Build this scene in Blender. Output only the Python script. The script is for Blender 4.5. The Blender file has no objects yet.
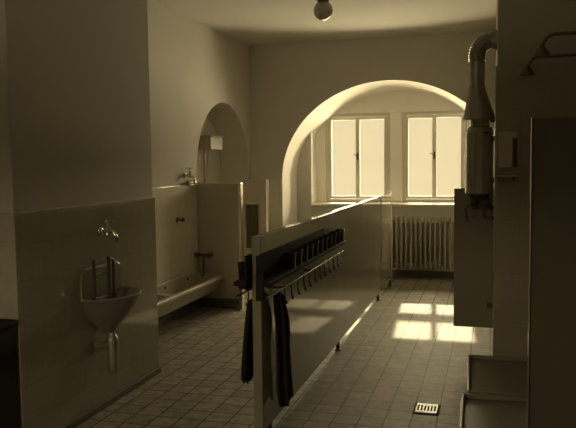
import bpy, bmesh, math, random
from mathutils import Vector, Matrix
random.seed(7)
sc = bpy.context.scene
COL = sc.collection
PI = math.pi

# ------------------------------------------------------------------ materials
def new_mat(name):
    m = bpy.data.materials.new(name); m.use_nodes = True
    nt = m.node_tree
    return m, nt, nt.nodes['Principled BSDF']

def mat(name, col, rough=0.5, metal=0.0, var=0.12, vscale=6.0, bump=0.0, bscale=60.0, spec=0.5, coat=0.0, rvar=0.0):
    m, nt, b = new_mat(name)
    N, L = nt.nodes, nt.links
    tc = N.new('ShaderNodeTexCoord')
    ns = N.new('ShaderNodeTexNoise'); ns.inputs['Scale'].default_value = vscale; ns.inputs['Detail'].default_value = 5
    L.new(tc.outputs['Object'], ns.inputs['Vector'])
    mx = N.new('ShaderNodeMix'); mx.data_type = 'RGBA'
    mx.inputs['A'].default_value = (*[c*(1-var) for c in col], 1)
    mx.inputs['B'].default_value = (*[min(1, c*(1+var)) for c in col], 1)
    L.new(ns.outputs['Fac'], mx.inputs['Factor'])
    L.new(mx.outputs['Result'], b.inputs['Base Color'])
    b.inputs['Roughness'].default_value = rough
    b.inputs['Metallic'].default_value = metal
    b.inputs['Specular IOR Level'].default_value = spec
    b.inputs['Coat Weight'].default_value = coat
    b.inputs['Coat Roughness'].default_value = 0.08
    if rvar:
        mr = N.new('ShaderNodeMapRange')
        mr.inputs['To Min'].default_value = max(0.02, rough-rvar); mr.inputs['To Max'].default_value = rough+rvar
        L.new(ns.outputs['Fac'], mr.inputs['Value']); L.new(mr.outputs['Result'], b.inputs['Roughness'])
    if bump:
        n2 = N.new('ShaderNodeTexNoise'); n2.inputs['Scale'].default_value = bscale; n2.inputs['Detail'].default_value = 4
        L.new(tc.outputs['Object'], n2.inputs['Vector'])
        bp = N.new('ShaderNodeBump'); bp.inputs['Strength'].default_value = bump; bp.inputs['Distance'].default_value = 0.01
        L.new(n2.outputs['Fac'], bp.inputs['Height']); L.new(bp.outputs['Normal'], b.inputs['Normal'])
    return m

def tile_mat(name, c1, c2, grout, w, h, mortar, rough, axes='XY', bump=0.35, stain=0.25, coat=0.0, spec=0.5, rvar=0.08):
    """square tiles laid on two object axes"""
    m, nt, b = new_mat(name)
    N, L = nt.nodes, nt.links
    tc = N.new('ShaderNodeTexCoord')
    vec = tc.outputs['Object']
    if axes != 'XY':
        sp = N.new('ShaderNodeSeparateXYZ'); L.new(vec, sp.inputs[0])
        cb = N.new('ShaderNodeCombineXYZ')
        L.new(sp.outputs[axes[0]], cb.inputs['X']); L.new(sp.outputs[axes[1]], cb.inputs['Y'])
        bvec = cb.outputs[0]
    else:
        bvec = vec
    br = N.new('ShaderNodeTexBrick')
    br.offset = 0.0; br.squash = 1.0
    br.inputs['Scale'].default_value = 1.0
    br.inputs['Brick Width'].default_value = w; br.inputs['Row Height'].default_value = h
    br.inputs['Mortar Size'].default_value = mortar; br.inputs['Mortar Smooth'].default_value = 0.2
    br.inputs['Bias'].default_value = 0.0
    br.inputs['Color1'].default_value = (*c1, 1); br.inputs['Color2'].default_value = (*c2, 1)
    br.inputs['Mortar'].default_value = (*grout, 1)
    L.new(bvec, br.inputs['Vector'])
    ns = N.new('ShaderNodeTexNoise'); ns.inputs['Scale'].default_value = 14; ns.inputs['Detail'].default_value = 8; ns.inputs['Roughness'].default_value = 0.65
    L.new(vec, ns.inputs['Vector'])
    mr = N.new('ShaderNodeMapRange'); mr.inputs['From Min'].default_value = 0.3; mr.inputs['From Max'].default_value = 0.75
    mr.inputs['To Min'].default_value = 1.0-stain; mr.inputs['To Max'].default_value = 1.0+stain*0.5
    L.new(ns.outputs['Fac'], mr.inputs['Value'])
    mul = N.new('ShaderNodeVectorMath'); mul.operation = 'SCALE'
    L.new(br.outputs['Color'], mul.inputs[0]); L.new(mr.outputs['Result'], mul.inputs['Scale'])
    L.new(mul.outputs[0], b.inputs['Base Color'])
    r2 = N.new('ShaderNodeMapRange'); r2.inputs['To Min'].default_value = max(0.03, rough-rvar); r2.inputs['To Max'].default_value = rough+rvar
    L.new(ns.outputs['Fac'], r2.inputs['Value']); L.new(r2.outputs['Result'], b.inputs['Roughness'])
    b.inputs['Specular IOR Level'].default_value = spec
    b.inputs['Coat Weight'].default_value = coat; b.inputs['Coat Roughness'].default_value = 0.06
    bp = N.new('ShaderNodeBump'); bp.inputs['Strength'].default_value = bump; bp.inputs['Distance'].default_value = 0.003
    inv = N.new('ShaderNodeMath'); inv.operation = 'SUBTRACT'; inv.inputs[0].default_value = 1.0
    L.new(br.outputs['Fac'], inv.inputs[1]); L.new(inv.outputs[0], bp.inputs['Height'])
    L.new(bp.outputs['Normal'], b.inputs['Normal'])
    return m

M = {}
M['plaster'] = mat('plaster', (.62, .60, .555), .85, var=.05, vscale=1.6, bump=.12, bscale=40)
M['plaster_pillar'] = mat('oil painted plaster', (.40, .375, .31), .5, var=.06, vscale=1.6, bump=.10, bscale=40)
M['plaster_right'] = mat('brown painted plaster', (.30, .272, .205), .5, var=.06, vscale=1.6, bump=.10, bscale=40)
M['ceiling'] = mat('ceiling plaster', (.70, .68, .635), .9, var=.04, vscale=1.2, bump=.08, bscale=30)
M['lime'] = mat('white limewash', (.90, .88, .83), .85, var=.03, vscale=2, bump=.08, bscale=40)
M['floor'] = tile_mat('cement floor tiles', (.39, .362, .297), (.29, .27, .22), (.028, .024, .017), .16, .16, .0050, .60, bump=.5, stain=.55, spec=.3, rvar=.06)
M['dado_yz'] = tile_mat('glazed wall tiles lengthwise', (.74, .70, .61), (.71, .67, .58), (.56, .52, .43), .20, .20, .0015, .10, axes='YZ', bump=.12, stain=.06, rvar=.03)
M['dado_xz'] = tile_mat('glazed wall tiles crosswise', (.74, .70, .61), (.71, .67, .58), (.56, .52, .43), .20, .20, .0015, .10, axes='XZ', bump=.12, stain=.06, rvar=.03)
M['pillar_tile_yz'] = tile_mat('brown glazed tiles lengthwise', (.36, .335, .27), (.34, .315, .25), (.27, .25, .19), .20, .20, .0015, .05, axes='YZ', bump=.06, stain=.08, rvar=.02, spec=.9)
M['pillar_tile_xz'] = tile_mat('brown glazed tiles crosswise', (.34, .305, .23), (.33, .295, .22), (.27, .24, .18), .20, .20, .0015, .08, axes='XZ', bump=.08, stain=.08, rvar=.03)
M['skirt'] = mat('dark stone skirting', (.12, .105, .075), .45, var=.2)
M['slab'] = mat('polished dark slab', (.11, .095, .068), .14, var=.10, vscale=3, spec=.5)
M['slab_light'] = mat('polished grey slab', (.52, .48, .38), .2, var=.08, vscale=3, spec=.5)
M['ceramic'] = mat('glazed stoneware', (.50, .47, .40), .22, var=.06, vscale=5)
M['ceramic_dark'] = mat('grey enamelled ware', (.19, .17, .13), .3, var=.1, vscale=5)
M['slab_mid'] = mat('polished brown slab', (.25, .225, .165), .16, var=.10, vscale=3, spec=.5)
M['chrome'] = mat('nickel plate', (.74, .70, .61), .09, metal=1.0, var=.05)
M['brass_dark'] = mat('tarnished brass', (.11, .092, .062), .45, metal=.6, var=.15, vscale=30)
M['iron'] = mat('black iron', (.055, .046, .031), .45, metal=.4, var=.2, vscale=30)
M['pipe_grey'] = mat('dull pipe metal', (.12, .105, .075), .4, metal=.4, var=.1, vscale=20)
M['zinc'] = mat('dull zinc sheet', (.34, .315, .26), .38, metal=.6, var=.15, vscale=12)
M['zinc_dark'] = mat('grey painted sheet metal', (.20, .18, .135), .4, metal=.2, var=.12, vscale=12)
M['enamel'] = mat('grey enamelled steel', (.34, .31, .24), .22, var=.06, vscale=4, coat=.5)
M['radiator'] = mat('painted cast iron', (.46, .43, .36), .3, var=.08, vscale=12)
M['wood_dark'] = mat('dark stained wood', (.020, .015, .009), .75, var=.25, vscale=18, spec=.2)
M['cup'] = mat('dark enamel cup', (.022, .017, .010), .22, var=.2, vscale=20)
M['cloth_dark'] = mat('dark cloth', (.040, .032, .020), .95, var=.25, vscale=25, bump=.5, bscale=300, spec=.1)
M['white_paint'] = mat('white gloss paint', (.82, .79, .72), .3, var=.04, vscale=6)
M['white_edge'] = mat('polished metal edge', (.80, .76, .68), .14, metal=1.0, var=.03, vscale=6)
M['globe'] = mat('opal glass', (.34, .31, .245), .07, var=.03, vscale=8, coat=.6)
M['grate'] = mat('white enamelled iron', (.85, .82, .74), .35, var=.05, vscale=30)
M['void'] = mat('drain shaft', (.01, .008, .005), .9, var=.1)
M['mirror'] = mat('mirror glass', (.55, .50, .41), .05, metal=1.0, var=.04, vscale=3)
M['tray'] = mat('terrazzo tray', (.22, .197, .147), .4, var=.2, vscale=60)

def polished_slab():
    m, nt, b = new_mat('polished slab')
    N, L = nt.nodes, nt.links
    tc = N.new('ShaderNodeTexCoord')
    n1 = N.new('ShaderNodeTexNoise'); n1.inputs['Scale'].default_value = 3.5; n1.inputs['Detail'].default_value = 6
    L.new(tc.outputs['Object'], n1.inputs['Vector'])
    cr = N.new('ShaderNodeMix'); cr.data_type = 'RGBA'
    cr.inputs['A'].default_value = (.30, .282, .23, 1); cr.inputs['B'].default_value = (.37, .348, .285, 1)
    L.new(n1.outputs['Fac'], cr.inputs['Factor']); L.new(cr.outputs['Result'], b.inputs['Base Color'])
    b.inputs['Roughness'].default_value = .075; b.inputs['IOR'].default_value = 1.95
    mp = N.new('ShaderNodeMapping'); mp.inputs['Scale'].default_value = (1, 1, .35)
    L.new(tc.outputs['Object'], mp.inputs['Vector'])
    n2 = N.new('ShaderNodeTexNoise'); n2.inputs['Scale'].default_value = 7; n2.inputs['Detail'].default_value = 2
    L.new(mp.outputs[0], n2.inputs['Vector'])
    bp = N.new('ShaderNodeBump'); bp.inputs["Strength"].default_value = .06; bp.inputs["Distance"].default_value = .01
    L.new(n2.outputs['Fac'], bp.inputs['Height']); L.new(bp.outputs['Normal'], b.inputs['Normal'])
    return m
M['marble'] = polished_slab()
M['cloth_brown'] = mat('brown cloth', (.13, .115, .08), .95, var=.2, vscale=25, bump=.4, bscale=300, spec=.1)
M['frame_paint'] = mat('grey window paint', (.66, .63, .55), .4, var=.05, vscale=6)

def glass_mat():
    m, nt, b = new_mat('window glass')
    N, L = nt.nodes, nt.links
    out = N['Material Output']; N.remove(b)
    tr = N.new('ShaderNodeBsdfTransparent'); tr.inputs['Color'].default_value = (.95, .95, .93, 1)
    gl = N.new('ShaderNodeBsdfGlossy'); gl.inputs['Roughness'].default_value = .03
    fr = N.new('ShaderNodeFresnel'); fr.inputs['IOR'].default_value = 1.3
    mx = N.new('ShaderNodeMixShader')
    L.new(fr.outputs[0], mx.inputs[0]); L.new(tr.outputs[0], mx.inputs[1]); L.new(gl.outputs[0], mx.inputs[2])
    L.new(mx.outputs[0], out.inputs['Surface'])
    return m
M['glass'] = glass_mat()

def net_mat(name, solid, weave=900):
    m, nt, b = new_mat(name)
    N, L = nt.nodes, nt.links
    out = N['Material Output']; N.remove(b)
    tr = N.new('ShaderNodeBsdfTransparent')
    tl = N.new('ShaderNodeBsdfTranslucent'); tl.inputs['Color'].default_value = (.80, .74, .62, 1)
    df = N.new('ShaderNodeBsdfDiffuse'); df.inputs['Color'].default_value = (.80, .74, .62, 1)
    m1 = N.new('ShaderNodeMixShader'); m1.inputs[0].default_value = .5
    L.new(tl.outputs[0], m1.inputs[1]); L.new(df.outputs[0], m1.inputs[2])
    tc = N.new('ShaderNodeTexCoord'); ns = N.new('ShaderNodeTexNoise'); ns.inputs['Scale'].default_value = 18
    L.new(tc.outputs['Object'], ns.inputs['Vector'])
    mr = N.new('ShaderNodeMapRange'); mr.inputs['To Min'].default_value = solid*.8; mr.inputs['To Max'].default_value = solid*1.2
    L.new(ns.outputs['Fac'], mr.inputs['Value'])
    m2 = N.new('ShaderNodeMixShader')
    L.new(mr.outputs['Result'], m2.inputs[0]); L.new(tr.outputs[0], m2.inputs[1]); L.new(m1.outputs[0], m2.inputs[2])
    L.new(m2.outputs[0], out.inputs['Surface'])
    return m
M['net'] = net_mat('thin net fabric', .035)
M['clear_shelf'] = glass_mat(); M['clear_shelf'].name = 'shelf glass'

# ------------------------------------------------------------------ mesh helper
ORG = {}
class MB:
    def __init__(s): s.bm = bmesh.new()
    def box(s, x0, x1, y0, y1, z0, z1, R=None):
        v = [s.bm.verts.new((x, y, z)) for z in (z0, z1) for y in (y0, y1) for x in (x0, x1)]
        for f in ((0, 2, 3, 1), (4, 5, 7, 6), (0, 1, 5, 4), (2, 6, 7, 3), (0, 4, 6, 2), (1, 3, 7, 5)):
            s.bm.faces.new([v[i] for i in f])
        if R is not None:
            for q in v: q.co = R @ q.co
        return s
    def face(s, pts):
        s.bm.faces.new([s.bm.verts.new(p) for p in pts]); return s
    def rings(s, rings, closed=True, cap0=True, cap1=True):
        vr = [[s.bm.verts.new(p) for p in r] for r in rings]
        n = len(vr[0])
        for a, b in zip(vr, vr[1:]):
            for i in range(n if closed else n-1):
                j = (i+1) % n
                s.bm.faces.new((a[i], a[j], b[j], b[i]))
        if cap0: s.bm.faces.new(list(reversed(vr[0])))
        if cap1: s.bm.faces.new(vr[-1])
        return s
    def tube(s, pts, r, seg=12, cap=True):
        pts = [Vector(p) for p in pts]
        rr = r if isinstance(r, (list, tuple)) else [r]*len(pts)
        n = len(pts); T = []
        for i in range(n):
            a = pts[max(0, i-1)]; b = pts[min(n-1, i+1)]
            T.append((b-a).normalized())
        up = Vector((0, 0, 1)) if abs(T[0].z) < .9 else Vector((1, 0, 0))
        u = T[0].cross(up).normalized()
        out = []
        for i in range(n):
            u = (u - T[i]*u.dot(T[i])).normalized(); w = T[i].cross(u)
            out.append([pts[i]+(u*math.cos(2*PI*k/seg)+w*math.sin(2*PI*k/seg))*rr[i] for k in range(seg)])
        return s.rings(out, True, cap, cap)
    def lathe(s, prof, c=(0, 0, 0), axis='Z', seg=28, cap0=True, cap1=True):
        """prof: list of (radius, height)"""
        c = Vector(c); out = []
        for r, h in prof:
            ring = []
            for k in range(seg):
                a = 2*PI*k/seg; p, q = max(r, 1e-4)*math.cos(a), max(r, 1e-4)*math.sin(a)
                ring.append(c+Vector({'Z': (p, q, h), 'X': (h, p, q), 'Y': (q, h, p)}[axis]))
            out.append(ring)
        return s.rings(out, True, cap0, cap1)
    def prism(s, poly, axis, a, b):
        def P(u, v, w): return {'Y': (u, w, v), 'X': (w, u, v), 'Z': (u, v, w)}[axis]
        return s.rings([[P(u, v, a) for u, v in poly], [P(u, v, b) for u, v in poly]])
    def sphere(s, c, r, seg=20, rg=12, sc=(1, 1, 1)):
        c = Vector(c); out = []
        for i in range(rg+1):
            t = PI*i/rg; q = max(math.sin(t), 1e-3)
            out.append([c+Vector((sc[0]*r*q*math.cos(2*PI*k/seg), sc[1]*r*q*math.sin(2*PI*k/seg), -sc[2]*r*math.cos(t))) for k in range(seg)])
        return s.rings(out)
    def build(s, name, material, parent=None, origin=None, smooth=35, bevel=0.0, bseg=2, weld=False):
        bm = s.bm
        if weld: bmesh.ops.remove_doubles(bm, verts=bm.verts, dist=1e-5)
        bmesh.ops.recalc_face_normals(bm, faces=bm.faces)
        o0 = Vector(origin) if origin is not None else (ORG[parent.name] if parent is not None else Vector((0, 0, 0)))
        for v in bm.verts: v.co -= o0
        me = bpy.data.meshes.new(name); bm.to_mesh(me); bm.free()
        me.materials.append(material)
        if smooth:
            for p in me.polygons: p.use_smooth = True
            me.set_sharp_from_angle(angle=math.radians(smooth))
        o = bpy.data.objects.new(name, me); COL.objects.link(o)
        ORG[o.name] = o0.copy()
        if parent is not None:
            o.parent = parent; o.location = o0-ORG[parent.name]
        else:
            o.location = o0
        if bevel:
            md = o.modifiers.new('bevel', 'BEVEL'); md.width = bevel; md.segments = bseg; md.limit_method = 'ANGLE'; md.angle_limit = math.radians(40)
        return o

def tag(o, label, cat, group=None):
    o['label'] = label; o['category'] = cat
    if group: o['group'] = group
    return o
def thing(name, label, cat, loc, group=None):
    o = bpy.data.objects.new(name, None); COL.objects.link(o); o.location = loc; o.empty_display_size = .05
    ORG[o.name] = Vector(loc)
    return tag(o, label, cat, group)
def struct(o): o['kind'] = 'structure'; return o
def copy_tree(o, loc, label):
    r = o.copy(); COL.objects.link(r); r.location = loc; r['label'] = label
    ORG[r.name] = Vector(loc)
    for ch in list(o.children):
        c = ch.copy(); COL.objects.link(c); c.parent = r
        for g in list(ch.children):
            d = g.copy(); COL.objects.link(d); d.parent = c
    return r
def arc(cx, cz, a, b, t0, t1, n): return [(cx+a*math.cos(t0+(t1-t0)*i/n), cz+b*math.sin(t0+(t1-t0)*i/n)) for i in range(n+1)]

# ------------------------------------------------------------------ layout numbers (metres)
XL = -3.21            # left wall
YF, YW, YG = 9.45, 10.05, 10.35   # arch face, parapet face, window plane
ZC = 3.23             # ceiling
XR, YB = 1.7, -1.7    # right wall, rear wall
XP = -1.256           # right face of the long partition
YR = 5.5              # front of right pillar
PXR = 0.02            # left face of right pillar
YTOP = 10.65

# ------------------------------------------------------------------ room shell
struct(MB().box(-4.2, 2.1, YB-.2, YTOP, -.12, 0).build('floor', M['floor'], smooth=0))
struct(MB().box(-4.2, 2.1, YB-.2, YTOP, ZC, ZC+.15).build('ceiling', M['ceiling'], smooth=0))
RW = (-2.30, -1.40, 1.45, 2.25)  # opening added behind the camera as fill light for the near half
struct(MB().box(-4.2, RW[0], YB-.2, YB, 0, ZC).box(RW[1], 2.1, YB-.2, YB, 0, ZC).box(RW[0], RW[1], YB-.2, YB, 0, RW[2]).box(RW[0], RW[1], YB-.2, YB, RW[3], ZC).build('wall_rear', M['plaster'], smooth=0))
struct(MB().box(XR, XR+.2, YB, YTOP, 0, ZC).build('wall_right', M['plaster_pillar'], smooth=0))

# left wall with arched recess
NC, NA, NB_, NS, ND = 8.45, .93, .94, 1.44, -3.62
w = MB()
w.box(-4.2, XL, YB, 7.0, 0, ZC)
curve = [(NC+NA*math.cos(PI-PI*i/40), NS+NB_*math.sin(PI-PI*i/40)) for i in range(41)]
def yz(u, z, x=XL): return (x, u, z)
y0, y1 = 7.0, YTOP
w.face([yz(y0, 0), yz(NC-NA, 0), yz(NC-NA, NS), yz(NC-NA, ZC), yz(y0, ZC)])
w.face([yz(NC+NA, 0), yz(y1, 0), yz(y1, ZC), yz(NC+NA, ZC), yz(NC+NA, NS)])
for (ua, za), (ub, zb) in zip(curve, curve[1:]):
    w.face([yz(ua, za), yz(ub, zb), yz(ub, ZC), yz(ua, ZC)])
full = [(NC-NA, 0)]+curve+[(NC+NA, 0)]
w.rings([[yz(u, z) for u, z in full], [yz(u, z, ND) for u, z in full]], closed=False, cap0=False, cap1=False)
w.face([yz(u, z, ND) for u, z in full])
w.box(-4.2, -4.0, 7.0, YTOP, 0, ZC)
struct(w.build('wall_left', M['plaster'], smooth=30, weld=True))

# back wall with the big arch, its vault, jambs, parapet
w = MB()
AC, AS = -1.30, 1.40
def arch(a, b, n=56): return [(AC+a*math.cos(PI-PI*i/n), AS+b*math.sin(PI-PI*i/n)) for i in range(n+1)]
cf, cb_ = arch(1.46, 1.28), arch(1.40, 1.22)
def xz(u, z, y=YF): return (u, y, z)
w.face([xz(XL-.3, 0), xz(cf[0][0], 0), xz(*cf[0]), xz(cf[0][0], ZC), xz(XL-.3, ZC)])
w.face([xz(cf[-1][0], 0), xz(XR+.1, 0), xz(XR+.1, ZC), xz(cf[-1][0], ZC), xz(*cf[-1])])
for (ua, za), (ub, zb) in zip(cf, cf[1:]):
    w.face([xz(ua, za), xz(ub, zb), xz(ub, ZC), xz(ua, ZC)])
struct(w.build('wall_back', M['plaster'], smooth=30, weld=True))
w = MB()
ff = [(cf[0][0], 0)]+cf+[(cf[-1][0], 0)]; fb = [(cb_[0][0], 0)]+cb_+[(cb_[-1][0], 0)]
w.rings([[xz(u, z, YF) for u, z in ff], [xz(u, z, YG+.01) for u, z in fb]], closed=False, cap0=False, cap1=False)
struct(w.build('trim_1', M['lime'], smooth=40, weld=True))
# window wall with two openings
W = [(-2.36, -1.41), (-1.24, -.33)]; WZ0, WZ1 = 1.035, 2.32
w = MB()
Y2 = YTOP
for a, b in ((-4.2, W[0][0]), (W[0][1], W[1][0]), (W[1][1], 2.1)): w.box(a, b, YG, Y2, WZ0, WZ1)
w.box(-4.2, 2.1, YG, Y2, 0, WZ0); w.box(-4.2, 2.1, YG, Y2, WZ1, ZC)
struct(w.build('wall_window', M['lime'], smooth=0, bevel=.010, bseg=3))
struct(MB().box(-2.8, -2.50, YW, YG-.001, 0, 2.62).box(-.10, .2, YW, YG-.001, 0, 2.62).build('trim_2', M['plaster'], smooth=0, bevel=.008))
struct(MB().box(-2.4995, -2.4965, YW+.004, YG-.002, 1.036, 2.60).build('trim_9', M['lime'], smooth=0))  # thin pale sheet: window light on the reveal put into its colour
struct(MB().box(-2.498, -.102, YW, YG-.001, 0, .995).build('wall_parapet', M['plaster'], smooth=0))
struct(MB().box(-2.497, -.103, YW-.045, YG-.001, .996, 1.034).build('trim_3', M['white_paint'], smooth=0, bevel=.008))
struct(MB().box(-2.70, .015, YW-.02, YW-.001, 0, .10).build('baseboard_back', M['skirt'], smooth=0, bevel=.004))

# pillars
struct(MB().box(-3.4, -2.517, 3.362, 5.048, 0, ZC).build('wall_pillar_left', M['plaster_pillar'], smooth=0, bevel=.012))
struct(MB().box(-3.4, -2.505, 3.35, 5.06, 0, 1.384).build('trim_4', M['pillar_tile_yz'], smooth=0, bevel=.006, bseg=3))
struct(MB().box(-3.4, -2.492, 3.34, 5.07, 0, .048).build('baseboard_left', M['skirt'], smooth=0, bevel=.006))
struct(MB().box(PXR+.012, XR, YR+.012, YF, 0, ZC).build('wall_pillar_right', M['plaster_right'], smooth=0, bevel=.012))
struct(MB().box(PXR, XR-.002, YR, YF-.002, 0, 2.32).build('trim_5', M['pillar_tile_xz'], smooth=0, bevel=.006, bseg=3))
# tiled dado of left wall, recess and back wall
struct(MB().box(XL-.02, XL+.012, 5.062, NC-NA, 0, 1.40).box(XL-.02, XL+.012, NC+NA, YF-.001, 0, 1.40).build('trim_6', M['dado_yz'], smooth=0, bevel=.005, bseg=3))
struct(MB().box(ND, ND+.012, NC-NA, NC+NA, 0, 1.40).build('trim_7', M['dado_yz'], smooth=0, bevel=.005))
struct(MB().box(XL+.013, cf[0][0]-.002, YF-.012, YF, 0, 1.40).build('trim_8', M['dado_xz'], smooth=0, bevel=.005))

struct(MB().box(XL-.01, XL+.022, 5.072, 7.49, 0, .17).build('trough_shade_strip', M['skirt'], smooth=0, bevel=.004))  # dark strip put in for the shade under the troughs

# ------------------------------------------------------------------ windows
YS = YG+.04          # plane of the casements
def window(n, x0, x1, side):
    r = bpy.data.objects.new('window_%d' % n, None); COL.objects.link(r); r.location = ((x0+x1)/2, YS, WZ0); ORG[r.name] = Vector(r.location); struct(r)
    fw = .045
    f = MB()
    f.box(x0, x0+fw, YS-.012, YS+.05, WZ0, WZ1).box(x1-fw, x1, YS-.012, YS+.05, WZ0, WZ1)
    f.box(x0+fw, x1-fw, YS-.012, YS+.05, WZ0, WZ0+fw).box(x0+fw, x1-fw, YS-.012, YS+.05, WZ1-fw, WZ1)
    struct(f.build('window_frame', M['frame_paint'], r, smooth=0, bevel=.004))
    xm = (x0+x1)/2
    for k, (a, b) in enumerate(((x0+fw+.002, xm-.001), (xm+.001, x1-fw-.002))):
        s = MB(); st = .042; sm = .030
        la, lb = (st, sm) if k == 0 else (sm, st)
        z0, z1 = WZ0+fw+.002, WZ1-fw-.002
        s.box(a, a+la, YS, YS+.038, z0, z1).box(b-lb, b, YS, YS+.038, z0, z1)
        s.box(a+la, b-lb, YS, YS+.038, z0, z0+st).box(a+la, b-lb, YS, YS+.038, z1-st, z1)
        so = struct(s.build('window_sash', M['frame_paint'], r, smooth=0, bevel=.003))
        struct(MB().box(a+la-.004, b-lb+.004, YS+.016, YS+.020, z0+st-.004, z1-st+.004).build('window_pane', M['glass'], so, smooth=0))
        # net curtain hung on the sash
        gx0, gx1 = a+la-.012, b-lb+.012
        gz0, gz1 = z0+st-.012, z1-st+.006
        c = MB(); n_ = 60
        def yy(i, z): return YS-.012-.005*(1+math.sin(i*1.9+.6*math.sin(i*.7)))*(0.55+.45*(z-gz0)/(gz1-gz0))
        rows = [gz0+(gz1-gz0)*q/10 for q in range(11)]
        vr = [[(gx0+(gx1-gx0)*i/n_, yy(i, z), z+(0.006*math.sin(i*1.9) if q == 10 else 0)) for i in range(n_+1)] for q, z in enumerate(rows)]
        c.rings(vr, closed=False, cap0=False, cap1=False)
        wl = ('left', 'right')[n-1]; cl = ('left', 'right')[k]
        co = c.build('net_curtain', M['net'], None, origin=((gx0+gx1)/2, YS-.015, gz0), smooth=60)
        tag(co, 'thin white net curtain on the %s casement of the %s window' % (cl, wl), 'curtain', 'net curtains on the casement windows')
        rd = MB().tube([(gx0-.01, YS-.016, gz1-.004), (gx1+.01, YS-.016, gz1-.004)], .004, 8)
        rd.build('curtain_rod', M['white_paint'], co, smooth=60)
    h = MB().lathe([(.011, 0), (.011, .03)], (xm, YS-.03, 1.70), 'Y', 12)
    h.tube([(xm, YS-.032, 1.70), (xm-.02, YS-.036, 1.715), (xm-.055, YS-.036, 1.735)], [.006, .006, .005], 8)
    h.box(xm-.012, xm+.012, YS-.006, YS+.001, 1.65, 1.75)
    struct(h.build('window_handle', M['iron'], r, smooth=40))
r = bpy.data.objects.new('window_3', None); COL.objects.link(r); r.location = ((RW[0]+RW[1])/2, YB-.1, RW[2]); ORG[r.name] = Vector(r.location); struct(r)  # added rear window, out of view, brightens the near half of the room
f = MB(); a, b, c, d = RW; xm = (a+b)/2
f.box(a, a+.06, YB-.13, YB-.07, c, d).box(b-.06, b, YB-.13, YB-.07, c, d).box(xm-.04, xm+.04, YB-.13, YB-.07, c+.06, d-.06)
f.box(a+.06, b-.06, YB-.13, YB-.07, c, c+.06).box(a+.06, b-.06, YB-.13, YB-.07, d-.06, d)
struct(f.build('window_frame', M['white_paint'], r, smooth=0, bevel=.004))
window(1, *W[0], 'left'); window(2, *W[1], 'right')

# unseen bar added outside to cut a shaded gap in the sun patch
struct(MB().box(-6.5, 3.5, 12.4, 12.55, 2.77, 2.93).build('exterior_sun_blocker', M['wood_dark'], smooth=0))

# ------------------------------------------------------------------ radiator
rx0, nsec, pit = -1.90, 22, .065
t = thing('radiator', 'cast iron column radiator under the windows at the end of the room', 'radiator', (-1.2, 9.93, 0))
proto = None
for i in range(nsec):
    x = rx0+i*pit
    if proto is None:
        s = MB()
        for yc in (9.865, 9.985):
            s.tube([(x, yc, .15), (x, yc, .16), (x, yc, .19), (x, yc, .80), (x, yc, .84), (x, yc, .858)], [.008, .013, .0165, .0165, .015, .007], 10)
        s.box(x-.010, x+.010, 9.865, 9.985, .165, .835)
        s.tube([(x-.0325, 9.925, .79), (x+.0325, 9.925, .79)], .024, 10)
        s.tube([(x-.0325, 9.925, .205), (x+.0325, 9.925, .205)], .024, 10)
        proto = s.build('section', M['radiator'], t, origin=(x, 9.93, .17), smooth=50)
    else:
        c = proto.copy(); COL.objects.link(c); c.parent = t; c.location = proto.location+Vector((i*pit, 0, 0))
xe = rx0+(nsec-1)*pit
for x in (rx0+.4, xe-.35):
    MB().box(x-.035, x-.030, 9.94, YW-.001, .30, .33).build('wall_bracket', M['radiator'], t, smooth=0)
p = MB().tube([(xe+.03, 9.93, .80), (xe+.08, 9.93, .80), (xe+.10, 9.93, .78), (xe+.10, 9.93, 0.0)], .014, 12)
p.build('supply_pipe', M['radiator'], t, smooth=50)

# ------------------------------------------------------------------ long partition
TH = .052; PT, PB = 1.223, .085
t = thing('low_partition', 'long waist-high polished slab partition running down the middle of the room', 'partition', (XP-TH/2, 6.4, 0))
MB().box(XP-TH, XP, 3.86, 8.44, PB, PT).build('panel', M['marble'], t, smooth=0, bevel=.004, bseg=3)
MB().box(XP-TH, XP, 8.46, 9.38, PB, PT).build('panel', M['marble'], t, smooth=0, bevel=.006, bseg=3)
MB().box(XP-TH-.004, XP+.004, 8.435, 8.465, PB, PT-.01).build('joint_strip', M['iron'], t, smooth=0, bevel=.002)
MB().box(XP-TH-.003, XP+.003, 9.36, 9.40, PB, PT+.012).build('end_post', M['white_paint'], t, smooth=0, bevel=.004)
MB().box(XP-TH-.001, XP+.001, 3.838, 3.859, PB, PT+.001).build('end_shade_facing', M['slab_mid'], t, smooth=0, bevel=.004)  # darker than the panel: shade of the near end put into its colour
for y in (4.02, 6.02, 8.31, 9.33):
    MB().lathe([(.03, 0), (.03, .008), (.016, .012), (.016, PB+.005)], (XP-TH/2+.008, y, 0), 'Z', 14).build('leg', M['iron'], t, smooth=40)

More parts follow.
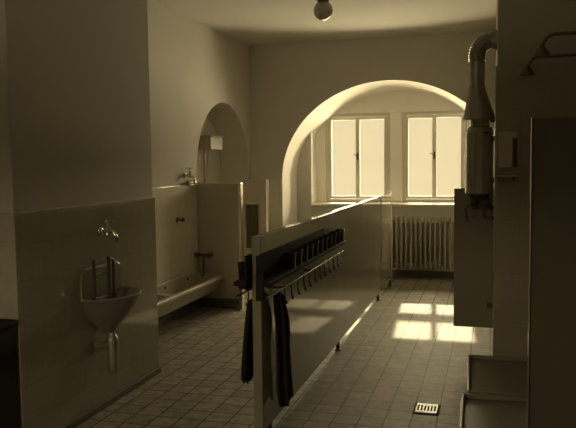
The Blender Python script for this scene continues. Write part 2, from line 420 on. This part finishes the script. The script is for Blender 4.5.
# racks with cups and hooks
def rack(side, ya, yb, hooks, label, name='cup_rack'):
    s = 1 if side == 'r' else -1
    xw = XP if s == 1 else XP-TH
    X = lambda d: xw+s*d
    def bx(d0, d1, *r):
        a, b = sorted((X(d0), X(d1))); return MB().box(a, b, *r)
    t = thing(name, label, 'rack', (xw, (ya+yb)/2, .95))
    bx(.001, .014, ya, yb-.5 if s == 1 else yb, .93, 1.125).build('backboard', M['wood_dark'], t, smooth=0, bevel=.003)
    bx(.001, .082, ya, yb, .952, .978).build('shelf_board', M['wood_dark'], t, smooth=0, bevel=.004)
    bx(.001, .048, ya-.012, ya+.008, *((.875, 1.03) if s == 1 else (.940, .99))).build('end_bracket', M['wood_dark'], t, smooth=0, bevel=.004)
    MB().tube([(X(.066), ya, .893), (X(.066), yb-.03, .893)], .006, 10).build('hook_rail', M['brass_dark'], t, smooth=50)
    n = max(2, int((yb-ya)/.75))
    for i in range(n):
        y = ya+.35+i*.7
        if y > yb-.1: break
        MB().box(min(X(.001), X(.066)), max(X(.001), X(.066)), y-.006, y+.006, .885, .897).build('rail_bracket', M['brass_dark'], t, smooth=0)
    h0 = None
    for y in hooks:
        if h0 is None:
            hb = MB().tube([(X(.066), y, .905), (X(.069), y, .88), (X(.071), y, .845), (X(.073), y, .822), (X(.078), y, .806)], [.004, .004, .004, .006, .008], 8)
            hb.sphere((X(.080), y, .804), .0095, 10, 6)
            h0 = hb.build('hook', M['brass_dark'], t, origin=(X(.066), y, .9), smooth=50)
        else:
            c = h0.copy(); COL.objects.link(c); c.parent = t; c.location = h0.location+Vector((0, y-hooks[0], 0))
    return t
cups_y = [5.83-.152*i for i in range(11)]
rack('r', 3.75, 5.90, [5.75-.1515*i for i in range(12)], 'dark wooden cup rack with hooks on the right face of the low partition')
rack('l', 3.75, 5.6, [3.82+.152*i for i in range(11)], 'dark cup rack on the left face of the partition, only its end showing')

def cup(loc, label, group):
    t = thing('drinking_cup', label, 'cup', loc, group)
    x, y, z = loc
    pr = [(.0001, 0), (.030, 0), (.033, .004), (.037, .094), (.039, .097), (.037, .099), (.034, .095), (.030, .008), (.0001, .007)]
    MB().lathe(pr, loc, 'Z', 24, cap0=False, cap1=False).build('cup_body', M['cup'], t, smooth=50, weld=True)
    hp = [(x+.010, y-.034+.0, z+.078)]
    hp = [(x, y-.035, z+.078), (x, y-.052, z+.076), (x, y-.062, z+.062), (x, y-.062, z+.042), (x, y-.052, z+.028), (x, y-.033, z+.024)]
    MB().tube(hp, .004, 8).build('handle', M['cup'], t, smooth=50)
    return t
ordn = ['farthest', 'second farthest', 'third farthest', 'fourth farthest', 'fifth farthest', 'middle', 'fifth nearest', 'fourth nearest', 'third nearest', 'second nearest', 'nearest']
c0 = None
for y, o in zip(cups_y, ordn):
    lb = 'dark enamel cup on the right-hand partition rack, the %s of its row of eleven' % o
    loc = (XP+.044, y, .978)
    if c0 is None: c0 = cup(loc, lb, 'dark cups on the partition rack')
    else: copy_tree(c0, loc, lb)
cl = copy_tree(c0, (XP-TH-.043, 3.83, .978), 'single dark cup at the near end of the left-hand rack, past the partition edge')
cl['group'] = 'dark cups on the partition rack'

# towels hanging from the near hooks
def towel(name, label, x, s, outline, th, seed):
    """outline: rows (z, ymin, ymax); folds grow downward, s = side the folds swell to"""
    rnd = random.Random(seed)
    n = 26; ph = rnd.random()*6
    rows_f, rows_b = [], []
    for k, (z, a, b) in enumerate(outline):
        g = k/(len(outline)-1)
        rf, rb = [], []
        for i in range(n+1):
            u = i/n; y = a+(b-a)*u
            fold = .016*math.sin(u*17+ph+.8*g)*(0.35+.65*g)+.008*math.sin(u*33+ph*2)
            zz = z+(.022*math.sin(u*11+ph) + .015*math.sin(u*27) if k == len(outline)-1 else 0)
            d = .026+fold*.9+(.052 if s < 0 else .012)*g
            d = max(.008, d)
            e = max(0.0, 1-abs(2*u-1)**6)
            rf.append((x+s*(d+th*e), y, zz)); rb.append((x+s*d, y, zz))
        rows_f.append(rf); rows_b.append(rb)
    m = MB()
    loops = [f+list(reversed(b)) for f, b in zip(rows_f, rows_b)]
    m.rings(loops, True, True, True)
    o = m.build(name, M['cloth_dark'], None, origin=(x, outline[0][1], outline[-1][0]), smooth=60)
    return tag(o, label, 'towel', 'towels hung on the partition racks')
towel('hand_towel', 'dark cloth hanging from the right-hand rack down the near end of the partition', XP+.02, 1,
      [(.868, 3.93, 4.06), (.84, 3.92, 4.09), (.78, 3.92, 4.13), (.70, 3.94, 4.19), (.62, 3.94, 4.20), (.54, 3.95, 4.16), (.42, 3.95, 4.18), (.30, 3.94, 4.21), (.20, 3.97, 4.22)], .02, 3)
towel('hand_towel', 'dark ragged-edged cloth hanging on the left side of the partition, past its near edge', XP-TH-.004, -1,
      [(.83, 3.95, 4.03), (.80, 3.92, 4.07), (.73, 3.90, 4.10), (.65, 3.89, 4.13), (.56, 3.88, 4.16), (.46, 3.88, 4.18), (.35, 3.89, 4.20)], .028, 8)

# ------------------------------------------------------------------ screens
def screen(name, label, x0, x1, y0, y1, z0, z1, m, legs=()):
    t = thing(name, label, 'screen', ((x0+x1)/2, (y0+y1)/2, 0))
    MB().box(x0, x1, y0, y1, z0, z1).build('slab', m, t, smooth=0, bevel=.006, bseg=3)
    return t
t = screen('slab_screen', 'polished slab screen at the far end of the long washing trough', XL+.013, -2.675, 7.50, 7.55, 0, 1.405, M['slab_light'])
MB().box(-2.70, -2.667, 7.485, 7.565, .0, 1.41).build('edge_strip', M['white_edge'], t, smooth=0, bevel=.003)
MB().box(XL+.014, -2.705, 7.488, 7.562, 0, .11).build('plinth', M['skirt'], t, smooth=0, bevel=.004)
t = screen('slab_screen', 'narrow slab screen in the far left corner beside the big arch', XL+.013, -2.835, 9.02, 9.06, 0, 1.405, M['slab_light'])
MB().box(-2.858, -2.827, 9.005, 9.075, .0, 1.41).build('edge_strip', M['white_edge'], t, smooth=0, bevel=.003)
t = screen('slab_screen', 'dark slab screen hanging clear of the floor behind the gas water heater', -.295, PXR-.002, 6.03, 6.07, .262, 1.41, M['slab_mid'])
for z in (.45, 1.25):
    MB().box(PXR-.05, PXR-.001, 6.005, 6.095, z-.02, z+.02).build('bracket', M['iron'], t, smooth=0, bevel=.004)
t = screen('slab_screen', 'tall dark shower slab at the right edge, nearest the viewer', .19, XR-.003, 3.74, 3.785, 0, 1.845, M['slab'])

MB().box(.1835, .1895, 3.725, 3.80, 0, 1.848).build('edge_strip', M['white_edge'], t, smooth=0, bevel=.002)

# narrow dark cloth on a rail on the far screen
t = thing('hanging_cloth', 'narrow dark cloth hanging from a short rail on the far left screen', 'cloth', (-3.05, 9.0, .5))
cloth = MB(); n = 14
rf, rb = [], []
rows = [1.075, .95, .8, .65, .5]
lo = []
for k, z in enumerate(rows):
    f = [(-3.128+.158*i/n, 8.985-.010*math.sin(i*1.3+k*.2)-.006, z) for i in range(n+1)]
    b = [(-3.128+.158*i/n, 8.997-.010*math.sin(i*1.3+k*.2)-.006, z) for i in range(n+1)]
    lo.append(f+list(reversed(b)))
cloth.rings(lo); cloth.build('cloth', M['cloth_brown'], t, smooth=60)
MB().tube([(-3.14, 9.02, 1.095), (-3.14, 8.985, 1.095), (-2.96, 8.985, 1.095), (-2.96, 9.02, 1.095)], .011, 10).build('rail', M['white_paint'], t, smooth=50)

# ------------------------------------------------------------------ washing troughs
def trough(y0, y1, label, drain=None):
    t = thing('washing_trough', label, 'trough', (-3.05, (y0+y1)/2, .2), 'stoneware washing troughs')
    prof = [(-3.197, .20), (-2.985, .20), (-2.900, .345), (-2.872, .352), (-2.866, .380), (-2.874, .388), (-2.915, .388), (-2.928, .372),
            (-3.010, .245), (-3.130, .238), (-3.160, .27), (-3.168, .425), (-3.176, .438), (-3.197, .438)]
    b = MB().prism(prof, 'Y', y0, y1)
    endp = [(-3.19, .205), (-2.990, .205), (-2.905, .345), (-2.89, .383), (-3.175, .40)]
    b.prism(endp, 'Y', y0+.002, y0+.035).prism(endp, 'Y', y1-.035, y1-.002)
    b.build('basin', M['ceramic'], t, smooth=20, bevel=.003)
    for y in (y0+(y1-y0)*.28, y0+(y1-y0)*.72):
        MB().lathe([(.0145, 0), (.0145, .006), (.006, .012), (.0001, .012)], (-3.168, y, .385), 'X', 14, cap1=False).build('inlet_rose', M['iron'], t, smooth=50)
    return t
t1 = trough(5.075, 6.205, 'stoneware washing trough length nearest the pillar, with a drain pipe underneath')
MB().tube([(-3.04, 5.95, .205), (-3.04, 5.95, .13), (-3.04, 5.93, .10), (-3.04, 5.89, .085), (-3.04, 5.15, .07), (-3.04, 5.10, .05), (-3.04, 5.09, 0)], .022, 12).build('drain_pipe', M['zinc'], t1, smooth=50)
t2 = trough(6.212, 7.485, 'stoneware washing trough length butting against the slab screen')
for tt, ys in ((t1, (5.4, 5.75)), (t2, (6.5, 7.2))):
    for y in ys:
        MB().prism([(-3.197, .199), (-3.09, .199), (-3.10, .18), (-3.18, .08), (-3.197, .08)], 'Y', y-.012, y+.012).build('bracket', M['iron'], tt, smooth=0, bevel=.003)

# ------------------------------------------------------------------ taps
def tap(name, label, o, d, m, out=.085, drop=.05, sc_=1.0, cross=True):
    """wall tap at o, pointing along unit vector d (x or y axis)"""
    t = thing(name, label, 'tap', o)
    o = Vector(o); d = Vector(d); ax = 'X' if abs(d.x) > .5 else 'Y'; sg = d.x+d.y; up = Vector((0, 0, 1)); sd = d.cross(up)
    MB().lathe([(.026*sc_, 0), (.026*sc_, .006*sg), (.018*sc_, .014*sg), (.012*sc_, .018*sg)], o, ax, 18).build('flange', m, t, smooth=50)
    P = lambda a, h, s=0: o+d*a*sc_+up*h*sc_+sd*s*sc_
    b = MB().tube([P(.012, 0), P(.035, 0), P(.040, 0), P(out-.03, 0), P(out, 0), P(out+.018, -.010), P(out+.026, -.03), P(out+.026, -.03-drop)],
                  [.011*sc_, .011*sc_, .016*sc_, .016*sc_, .013*sc_, .012*sc_, .011*sc_, .009*sc_], 14)
    b.lathe([(.016*sc_, -.018*sc_), (.016*sc_, -.02*sc_-.0), (.012*sc_, .026*sc_), (.012*sc_, .034*sc_)], P(.048, 0), 'Z', 14)
    b.lathe([(.013*sc_, 0), (.013*sc_, .018*sc_)], P(out+.026, -.035-drop*.6), 'Z', 14)
    b.build('body', m, t, smooth=50)
    h = MB().lathe([(.005*sc_, .03*sc_), (.005*sc_, .056*sc_)], P(.048, 0), 'Z', 10)
    h.tube([P(.048, .058, -.034), P(.048, .058, .034)], .006*sc_, 10)
    if cross: h.tube([P(.014, .058), P(.082, .058)], .006*sc_, 10)
    h.sphere(P(.048, .058), .010*sc_, 12, 8)
    h.build('handle', m, t, smooth=50)
    return t
tap('water_tap', 'small brass tap on the pillar above the wall basin', (-2.505, 4.235, 1.198), (1, 0, 0), M['chrome'], .075, .035, 1.15)
tap('water_tap', 'bright plated tap on the left wall just above the tiles by the slab screen', (XL, 7.20, 1.505), (1, 0, 0), M['chrome'], .06, .03, 1.35)
t = thing('stop_valve', 'plated stop valve resting at the tile edge under the bright tap', 'valve', (XL+.012, 7.30, 1.425))
MB().lathe([(.03, 0), (.03, .008), (.018, .014), (.018, .06)], (XL, 7.30, 1.43), 'X', 16).build('flange', M['chrome'], t, smooth=50)
MB().tube([(XL+.055, 7.20, 1.425), (XL+.055, 7.25, 1.43), (XL+.055, 7.35, 1.43), (XL+.055, 7.46, 1.415)], [.012, .024, .022, .012], 14).build('body', M['chrome'], t, smooth=50)
t = thing('wall_hook', 'small dark knob hook on the tiled left wall above the trough', 'hook', (XL+.012, 6.96, 1.04))
MB().lathe([(.030, 0), (.030, .006), (.011, .012), (.011, .05), (.022, .058), (.022, .072), (.008, .08)], (XL+.012, 6.96, 1.04), 'X', 16).build('knob', M['brass_dark'], t, smooth=40)
MB().tube([(XL+.05, 6.96, 1.04), (XL+.065, 6.99, 1.035), (XL+.07, 7.02, 1.045)], [.011, .010, .008], 10).build('lever', M['brass_dark'], t, smooth=50)

t = thing('mixer_tap', 'dark two-handled mixer tap on the slab screen over the trough end', 'tap', (-3.12, 7.5, .6))
m_ = M['brass_dark']
MB().tube([(-3.185, 7.455, .605), (-3.035, 7.455, .605)], .016, 14).build('body', m_, t, smooth=50)
for x in (-3.185, -3.035):
    MB().lathe([(.024, 0), (.024, -.008), (.015, -.014), (.015, -.045)], (x, 7.5, .605), 'Y', 14).build('wall_union', m_, t, smooth=50)
    h = MB().lathe([(.014, -.045), (.014, -.07), (.028, -.074), (.030, -.085), (.026, -.094), (.0001, -.096)], (x, 7.5, .605), 'Y', 14, cap1=False)
    h.tube([(x-.032, 7.42, .605), (x+.032, 7.42, .605)], .008, 8).tube([(x, 7.42, .573), (x, 7.42, .637)], .008, 8)
    h.build('handle', m_, t, smooth=50)
MB().tube([(-3.11, 7.455, .60), (-3.11, 7.45, .55), (-3.11, 7.44, .40), (-3.11, 7.42, .365)], .009, 10).build('spout', m_, t, smooth=50)

# ------------------------------------------------------------------ wall basin on the left pillar
bx, by, bz = -2.505, 4.215, .785
t = thing('wash_basin', 'round-fronted enamelled wall basin on the left pillar', 'sink', (bx, by, .35))
def rim(a, b, z, x0=bx+.003, n=36, cx=0.0):
    return [(x0+cx+a*math.sin(PI*i/n), by-b*math.cos(PI*i/n), z) for i in range(n+1)]
def ring(a, b, z, inset=0.0):
    r = rim(a, b, z, bx+.003+inset)
    return r
b = MB()
rows = [ring(.03, .035, .515, .055), ring(.055, .05, .53, .03), ring(.10, .09, .57, .02), ring(.178, .162, .64, 0), ring(.232, .213, .71, 0), ring(.258, .240, .765, 0), ring(.272, .255, .776, 0), ring(.272, .255, .788, 0),
        ring(.262, .245, .792, .0), ring(.238, .222, .782, .008), ring(.21, .195, .735, .012), ring(.16, .145, .67, .02), ring(.09, .08, .60, .04), ring(.02, .02, .585, .08)]
b.rings(rows)
b.build('bowl', M['ceramic_dark'], t, smooth=50)
pl = [(by-.255, .77), (by-.255, .92), (by-.235, .955), (by-.19, .975), (by+.19, .975), (by+.235, .955), (by+.255, .92), (by+.255, .77)]
MB().prism(pl, 'X', bx+.001, bx+.022).build('splashback', M['ceramic_dark'], t, smooth=0, bevel=.006)
tr = MB().lathe([(.024, .53), (.024, .51), (.036, .50), (.038, .48), (.038, .29), (.034, .265), (.020, .252), (.0001, .248)], (bx+.088, by-.02, 0), 'Z', 20, cap1=False)
tr.build('bottle_trap', M['zinc'], t, smooth=50)
MB().tube([(bx+.088, by-.02, .45), (bx+.06, by-.05, .45), (bx+.03, by-.08, .455), (bx+.001, by-.09, .455)], [.022, .022, .026, .045], 14).build('waste_pipe', M['zinc'], t, smooth=50)
# rack in the basin
rk = thing('basin_stand', 'dark metal bottle stand with two posts and cross bars on the basin', 'stand', (bx+.1, by, .8))
rx = bx+.10
for y in (by-.235, by-.055):
    MB().tube([(rx, y, .775 if y > by-.2 else .785), (rx, y, 1.02)], .011, 12).sphere((rx, y, 1.03), .014, 12, 8).build('post', M['iron'], rk, smooth=50)
for z in (1.015, .945):
    MB().tube([(rx, by-.235, z), (rx, by-.055, z)], .006, 10).build('cross_bar', M['iron'], rk, smooth=50)
MB().box(rx-.018, rx+.018, by-.255, by-.21, .788, .80).build('foot', M['iron'], rk, smooth=0, bevel=.003)
sp = MB().tube([(rx, by+.005, .70), (rx, by+.005, 1.0), (rx, by-.002, 1.015), (rx, by-.02, 1.022), (rx, by-.05, 1.02)], [.009]*5, 12)
sp.build('bent_tube', M['brass_dark'], rk, smooth=50)

# ------------------------------------------------------------------ cistern in the left arched recess
t = thing('flushing_cistern', 'small metal flushing cistern high in the arched recess of the left wall', 'cistern', (-3.4, 8.2, 1.8))
MB().box(ND+.002, -3.225, 8.02, 8.42, 1.795, 1.95).build('tank', M['zinc_dark'], t, smooth=0, bevel=.012, bseg=3)
MB().box(ND+.001, -3.215, 8.01, 8.43, 1.95, 1.965).build('lid', M['zinc_dark'], t, smooth=0, bevel=.004)
MB().tube([(-3.345, 8.10, 1.80), (-3.345, 8.10, 1.5), (-3.36, 8.10, 1.2), (-3.40, 8.10, .45)], .009, 10).build('flush_pipe', M['zinc_dark'], t, smooth=50)
MB().tube([(-3.275, 8.06, 1.80), (-3.28, 8.06, 1.72), (-3.315, 8.06, 1.42)], .0055, 8).build('pull_chain', M['zinc_dark'], t, smooth=50)

# ------------------------------------------------------------------ gas water heater
hx, hy = -.094, 5.80
t = thing('gas_water_heater', 'cylindrical gas water heater with a bent flue pipe on the right pillar', 'water heater', (hx, hy, 1.0))
def oct_ring(r, z, x=hx, n=14): return [(x+r*math.cos(2*PI*k/n), hy+r*math.sin(2*PI*k/n), z) for k in range(n)]
b = MB().rings([oct_ring(r, z) for r, z in ((.098, 1.375), (.108, 1.38), (.108, 1.40), (.106, 1.41), (.106, 1.845), (.104, 1.86), (.092, 1.885), (.078, 1.895), (.074, 1.90), (.074, 1.945))])
b.build('casing', M['enamel'], t, smooth=12)
for a in (-2.35, -1.9, -1.2, -.8):
    p = Vector((hx+.1065*math.cos(a), hy+.1065*math.sin(a), 0))
    MB().tube([p+Vector((0, 0, 1.42)), p+Vector((0, 0, 1.84))], .0035, 8).build('seam', M['enamel'], t, smooth=50)
MB().box(hx+.035, hx+.07, hy-.105, hy-.085, 1.835, 1.855).build('name_plate', M['iron'], t, smooth=0)
prof = [(.122, 1.945, 0), (.124, 1.953, 0), (.119, 1.965, -.002), (.068, 2.175, -.022), (.066, 2.20, -.022)]
b = MB().rings([oct_ring(r, z, hx+dx, 32) for r, z, dx in prof]); b.build('draught_hood', M['zinc'], t, smooth=30)
fx = hx-.022
pts, rad = [], []
zz = 2.195
while zz < 2.385: pts.append((fx, hy, zz)); rad.append(.060); zz += .03
for z_ in (2.28, 2.372):
    pass
path = [(fx, hy, 2.385+.008*i) for i in range(8)]
R_ = .105; zc = 2.445
for i in range(25):
    a = PI-(PI/2)*i/24
    path.append((fx+R_+R_*math.cos(a), hy, zc+R_*math.sin(a)))
path.append((PXR+.03, hy, zc+R_))
pp = []; 
for a, b_ in zip(path, path[1:]):
    for k in range(2): pp.append(tuple(a[j]+(b_[j]-a[j])*k/2 for j in range(3)))
pp.append(path[-1])
MB().tube(pts+[(fx, hy, 2.39)], .059, 24).build('flue_pipe', M['zinc'], t, smooth=40)
for z_ in (2.29, 2.35):
    MB().tube([(fx, hy, z_-.006), (fx, hy, z_+.006)], .0625, 24).build('flue_joint', M['zinc'], t, smooth=40)
MB().tube(pp, [.0675 if i % 4 < 2 else .0575 for i in range(len(pp))], 24).build('flue_bend', M['zinc'], t, smooth=20)
MB().tube([(PXR-.012, hy, zc+R_), (PXR+.02, hy, zc+R_)], .078, 24).build('wall_collar', M['zinc'], t, smooth=40)
# valves under the casing
v = MB().lathe([(.07, 1.335), (.085, 1.37), (.085, 1.376)], (hx, hy, 0), 'Z', 24)
v.build('burner_base', M['iron'], t, smooth=40)
MB().box(hx-.055, hx+.085, hy-.06, hy+.02, 1.255, 1.335).build('gas_valve', M['iron'], t, smooth=0, bevel=.01)
for x in (hx-.035, hx+.055):
    MB().lathe([(.012, -.06), (.012, -.09), (.026, -.095), (.026, -.11), (.018, -.116)], (x, hy, 1.31), 'Y', 14).build('knob', M['iron'], t, smooth=40)
MB().tube([(hx-.05, hy-.03, 1.29), (hx-.085, hy-.03, 1.285), (hx-.10, hy-.03, 1.27), (hx-.105, hy-.03, 1.24), (hx-.09, hy-.03, 1.19), (hx-.085, hy-.03, 1.155)], .010, 12).build('swivel_spout', M['brass_dark'], t, smooth=50)
MB().tube([(hx+.04, hy, 1.26), (hx+.04, hy, 1.20), (hx+.06, hy, 1.185), (PXR+.01, hy, 1.185)], .011, 12).build('supply_pipe', M['brass_dark'], t, smooth=50)
for z in (1.46, 1.78): MB().box(hx+.09, PXR-.001, hy-.03, hy+.03, z, z+.04).build('wall_bracket', M['iron'], t, smooth=0)
MB().box(PXR-.035, PXR-.002, hy-.02, hy+.02, 1.925, 1.945).build('flue_clip', M['iron'], t, smooth=0)

# ------------------------------------------------------------------ mirror and shelf on the right pillar
t = thing('wall_mirror', 'small framed mirror on the right pillar beside the water heater', 'mirror', (.11, YR, 1.58))
x0, x1, z0, z1 = PXR+.014, .185, 1.575, 1.85
MB().box(x0+.008, x1-.008, YR-.010, YR-.006, z0+.008, z1-.008).build('mirror_glass', M['mirror'], t, smooth=0)
MB().box(x0, x0+.009, YR-.014, YR-.001, z0, z1).box(x1-.009, x1, YR-.014, YR-.001, z0, z1).box(x0+.009, x1-.009, YR-.014, YR-.001, z0, z0+.009).box(x0+.009, x1-.009, YR-.014, YR-.001, z1-.009, z1).build('mirror_frame', M['enamel'], t, smooth=0, bevel=.002)
t = thing('glass_shelf', 'short pale shelf under the small mirror on the right pillar', 'shelf', (.1, YR, 1.51))
MB().box(PXR+.016, .175, YR-.085, YR-.001, 1.515, 1.527).build('shelf_plate', M['ceramic'], t, smooth=0, bevel=.003)
for x in (.05, .15):
    MB().box(x-.005, x+.005, YR-.06, YR-.001, 1.49, 1.515).build('bracket', M['iron'], t, smooth=0)

# ------------------------------------------------------------------ showers
def shower(y, xh, z, label):
    t = thing('overhead_shower', label, 'shower', (xh, y, z-.1), 'overhead showers on the right')
    zt = z+.10
    pth = [(XR+.005, y, zt), (xh+.085, y, zt)]
    for i in range(1, 9):
        a = PI/2+(PI/2)*i/8; pth.append((xh+.085+.075*math.cos(a)-.0, y, zt-.075+.075*math.sin(a)))
    pth.append((xh+.006, y, z+.01))
    MB().tube(pth, .0105, 12).build('pipe', M['pipe_grey'], t, smooth=50)
    MB().lathe([(.012, .045), (.018, .03), (.045, -.005), (.052, -.012), (.052, -.02), (.0001, -.022)], (xh+.004, y, z), 'Z', 22, cap1=False).build('rose', M['pipe_grey'], t, smooth=40)
shower(4.5, .268, 2.265, 'nearer overhead shower on a bent pipe, the higher one at upper right')
shower(5.3, .225, 2.245, 'farther overhead shower on a bent pipe, beside the right pillar')

def tray(x0, x1, y0, y1, h, rot, label):
    t = thing('shower_tray', label, 'shower tray', (x0, y1, 0), 'low shower trays on the right')
    R = Matrix.Translation((x0, y1, 0)) @ Matrix.Rotation(rot, 4, 'Z') @ Matrix.Translation((-x0, -y1, 0))
    b = MB(); rw = .02
    zf = h-.032; b.box(x0, x1, y0, y1, 0, zf, R)
    b.box(x0, x0+rw, y0, y1, zf, h, R).box(x1-rw, x1, y0, y1, zf, h, R)
    b.box(x0+rw, x1-rw, y0, y0+rw, zf, h, R).box(x0+rw, x1-rw, y1-rw, y1, zf, h, R)
    b.build('basin', M['tray'], t, smooth=0, bevel=.006)
    c = R @ Vector(((x0+x1)/2, (y0+y1)/2, 0))
    MB().lathe([(.04, zf), (.04, zf+.004), (.03, zf+.006)], (c.x, c.y, 0), 'Z', 18).build('waste', M['chrome'], t, smooth=40)
tray(-.165, .72, 4.61, 5.485, .18, math.radians(1.6), 'farther shallow shower tray against the right pillar')
tray(-.172, .72, 3.80, 4.56, .18, math.radians(1.0), 'nearer shallow shower tray next to the tall dark slab')

# ------------------------------------------------------------------ floor drain
t = thing('floor_drain', 'white slotted drain grate set in the tiled floor', 'drain', (-.40, 4.71, 0))
gx0, gx1, gy0, gy1 = -.478, -.322, 4.615, 4.805
MB().box(gx0-.008, gx1+.008, gy0-.012, gy1+.012, .0005, .002).build('surround', M['void'], t, smooth=0)
g = MB(); fx0, fx1, fy0, fy1 = gx0+.010, gx1-.010, gy0+.012, gy1-.012
g.box(fx0, fx1, fy0, fy0+.026, .002, .009).box(fx0, fx1, fy1-.026, fy1, .002, .009)
wb = .0085; nb = 7; sp_ = ((fx1-fx0)-wb)/(nb-1)
for i in range(nb):
    x = fx0+i*sp_
    g.box(x, x+wb, fy0+.026, fy1-.026, .002, .009)
g.build('grate', M['grate'], t, smooth=0)

# ------------------------------------------------------------------ lamp
lx, ly, lz = -1.605, 7.0, 3.115
t = thing('globe_lamp', 'opal glass globe lamp on a dark holder under the ceiling', 'lamp', (lx, ly, ZC))
MB().sphere((lx, ly, lz), .095, 32, 20).build('globe', M['globe'], t, smooth=60)
MB().lathe([(.072, 0), (.072, -.008), (.058, -.02), (.056, -.05)], (lx, ly, ZC), 'Z', 24).build('holder', M['iron'], t, smooth=40)

# ------------------------------------------------------------------ dark cupboard at the left edge
t = thing('low_cupboard', 'dark low cupboard against the near side of the left pillar', 'cupboard', (-2.85, 3.15, 0))
MB().box(-3.195, -2.505, 2.95, 3.33, .06, .77).box(-3.18, -2.52, 2.97, 3.32, 0, .06).build('body', M['wood_dark'], t, smooth=0, bevel=.006)
MB().box(-3.20, -2.492, 2.93, 3.335, .77, .80).build('top', M['wood_dark'], t, smooth=0, bevel=.010, bseg=3)
for a, b in ((-3.18, -2.855), (-2.845, -2.52)):
    d = MB().box(a, b, 2.932, 2.95, .09, .75).build('door', M['wood_dark'], t, smooth=0, bevel=.003)
    xk = b-.04 if a < -3 else a+.04
    MB().sphere((xk, 2.918, .45), .014, 12, 8).build('knob', M['brass_dark'], d, smooth=50)

# ------------------------------------------------------------------ light
SKY_UP, SKY_DOWN, HOR = 30.0, 24.0, 0.86
TINT = (1.0, .825, .50)
wd = bpy.data.worlds.new('daylight'); sc.world = wd; wd.use_nodes = True
N, L = wd.node_tree.nodes, wd.node_tree.links
bg = N['Background']
tc = N.new('ShaderNodeTexCoord'); sp = N.new('ShaderNodeSeparateXYZ'); L.new(tc.outputs['Generated'], sp.inputs[0])
up = N.new('ShaderNodeMapRange'); up.interpolation_type = 'SMOOTHSTEP'
up.inputs['From Min'].default_value = .065; up.inputs['From Max'].default_value = .12; up.inputs['To Max'].default_value = SKY_UP
dn = N.new('ShaderNodeMapRange'); dn.interpolation_type = 'SMOOTHSTEP'
dn.inputs['From Min'].default_value = -.065; dn.inputs['From Max'].default_value = -.12; dn.inputs['To Max'].default_value = SKY_DOWN
L.new(sp.outputs['Z'], up.inputs['Value']); L.new(sp.outputs['Z'], dn.inputs['Value'])
a1 = N.new('ShaderNodeMath'); a1.operation = 'ADD'; L.new(up.outputs[0], a1.inputs[0]); L.new(dn.outputs[0], a1.inputs[1])
a2 = N.new('ShaderNodeMath'); a2.operation = 'ADD'; L.new(a1.outputs[0], a2.inputs[0]); a2.inputs[1].default_value = HOR
bg.inputs['Color'].default_value = (*TINT, 1); L.new(a2.outputs[0], bg.inputs['Strength'])

sl = bpy.data.lights.new('sun', 'SUN'); so = bpy.data.objects.new('sun', sl); COL.objects.link(so)
sl.energy = 6.8; sl.angle = math.radians(1.0); sl.color = TINT
dv = Vector((.075, -1, -.571)).normalized()
so.rotation_euler = dv.to_track_quat('-Z', 'Y').to_euler(); so.location = (-3, 18, 8)
for a, b, za, zb, yp, dr in ((*W[0], WZ0, WZ1, YG+.10, -1), (*W[1], WZ0, WZ1, YG+.10, -1), (*RW, YB-.12, 1)):   # sampling portals in the window openings
    pl = bpy.data.lights.new('window_portal', 'AREA'); po = bpy.data.objects.new('window_portal', pl); COL.objects.link(po)
    pl.shape = 'RECTANGLE'; pl.size = b-a; pl.size_y = zb-za; pl.cycles.is_portal = True
    po.location = ((a+b)/2, yp, (za+zb)/2); po.rotation_euler = Vector((0, dr, 0)).to_track_quat('-Z', 'Z').to_euler()

# ------------------------------------------------------------------ camera
F, YAW, PIT, ROLL, H = 718.0, math.radians(15.86), math.radians(4.24), math.radians(-.69), 1.65
cam = bpy.data.cameras.new('camera'); co = bpy.data.objects.new('camera', cam); COL.objects.link(co)
cam.sensor_fit = 'HORIZONTAL'; cam.sensor_width = 36; cam.lens = 36*F/576; cam.clip_start = .02; cam.clip_end = 100
fw = Vector((-math.sin(YAW)*math.cos(PIT), math.cos(YAW)*math.cos(PIT), -math.sin(PIT)))
rt = Vector((math.cos(YAW), math.sin(YAW), 0)); upv = rt.cross(fw)
r2 = math.cos(ROLL)*rt+math.sin(ROLL)*upv; u2 = -math.sin(ROLL)*rt+math.cos(ROLL)*upv
mw = Matrix.Identity(4)
for i in range(3): mw[i][0], mw[i][1], mw[i][2] = r2[i], u2[i], -fw[i]
mw.translation = (0, 0, H)
co.matrix_world = mw
sc.camera = co

vs = sc.view_settings
sc.display_settings.display_device = 'sRGB'
vs.view_transform = 'Standard'; vs.look = 'None'; vs.gamma = 1; vs.use_curve_mapping = False; vs.exposure = 0.0
cy = sc.cycles
cy.use_denoising = True
try: cy.denoiser = 'OPENIMAGEDENOISE'
except Exception: pass
cy.max_bounces = 16; cy.diffuse_bounces = 10; cy.glossy_bounces = 5; cy.transparent_max_bounces = 12
cy.blur_glossy = 0.0; cy.sample_clamp_indirect = 8.0; cy.caustics_reflective = False; cy.caustics_refractive = False
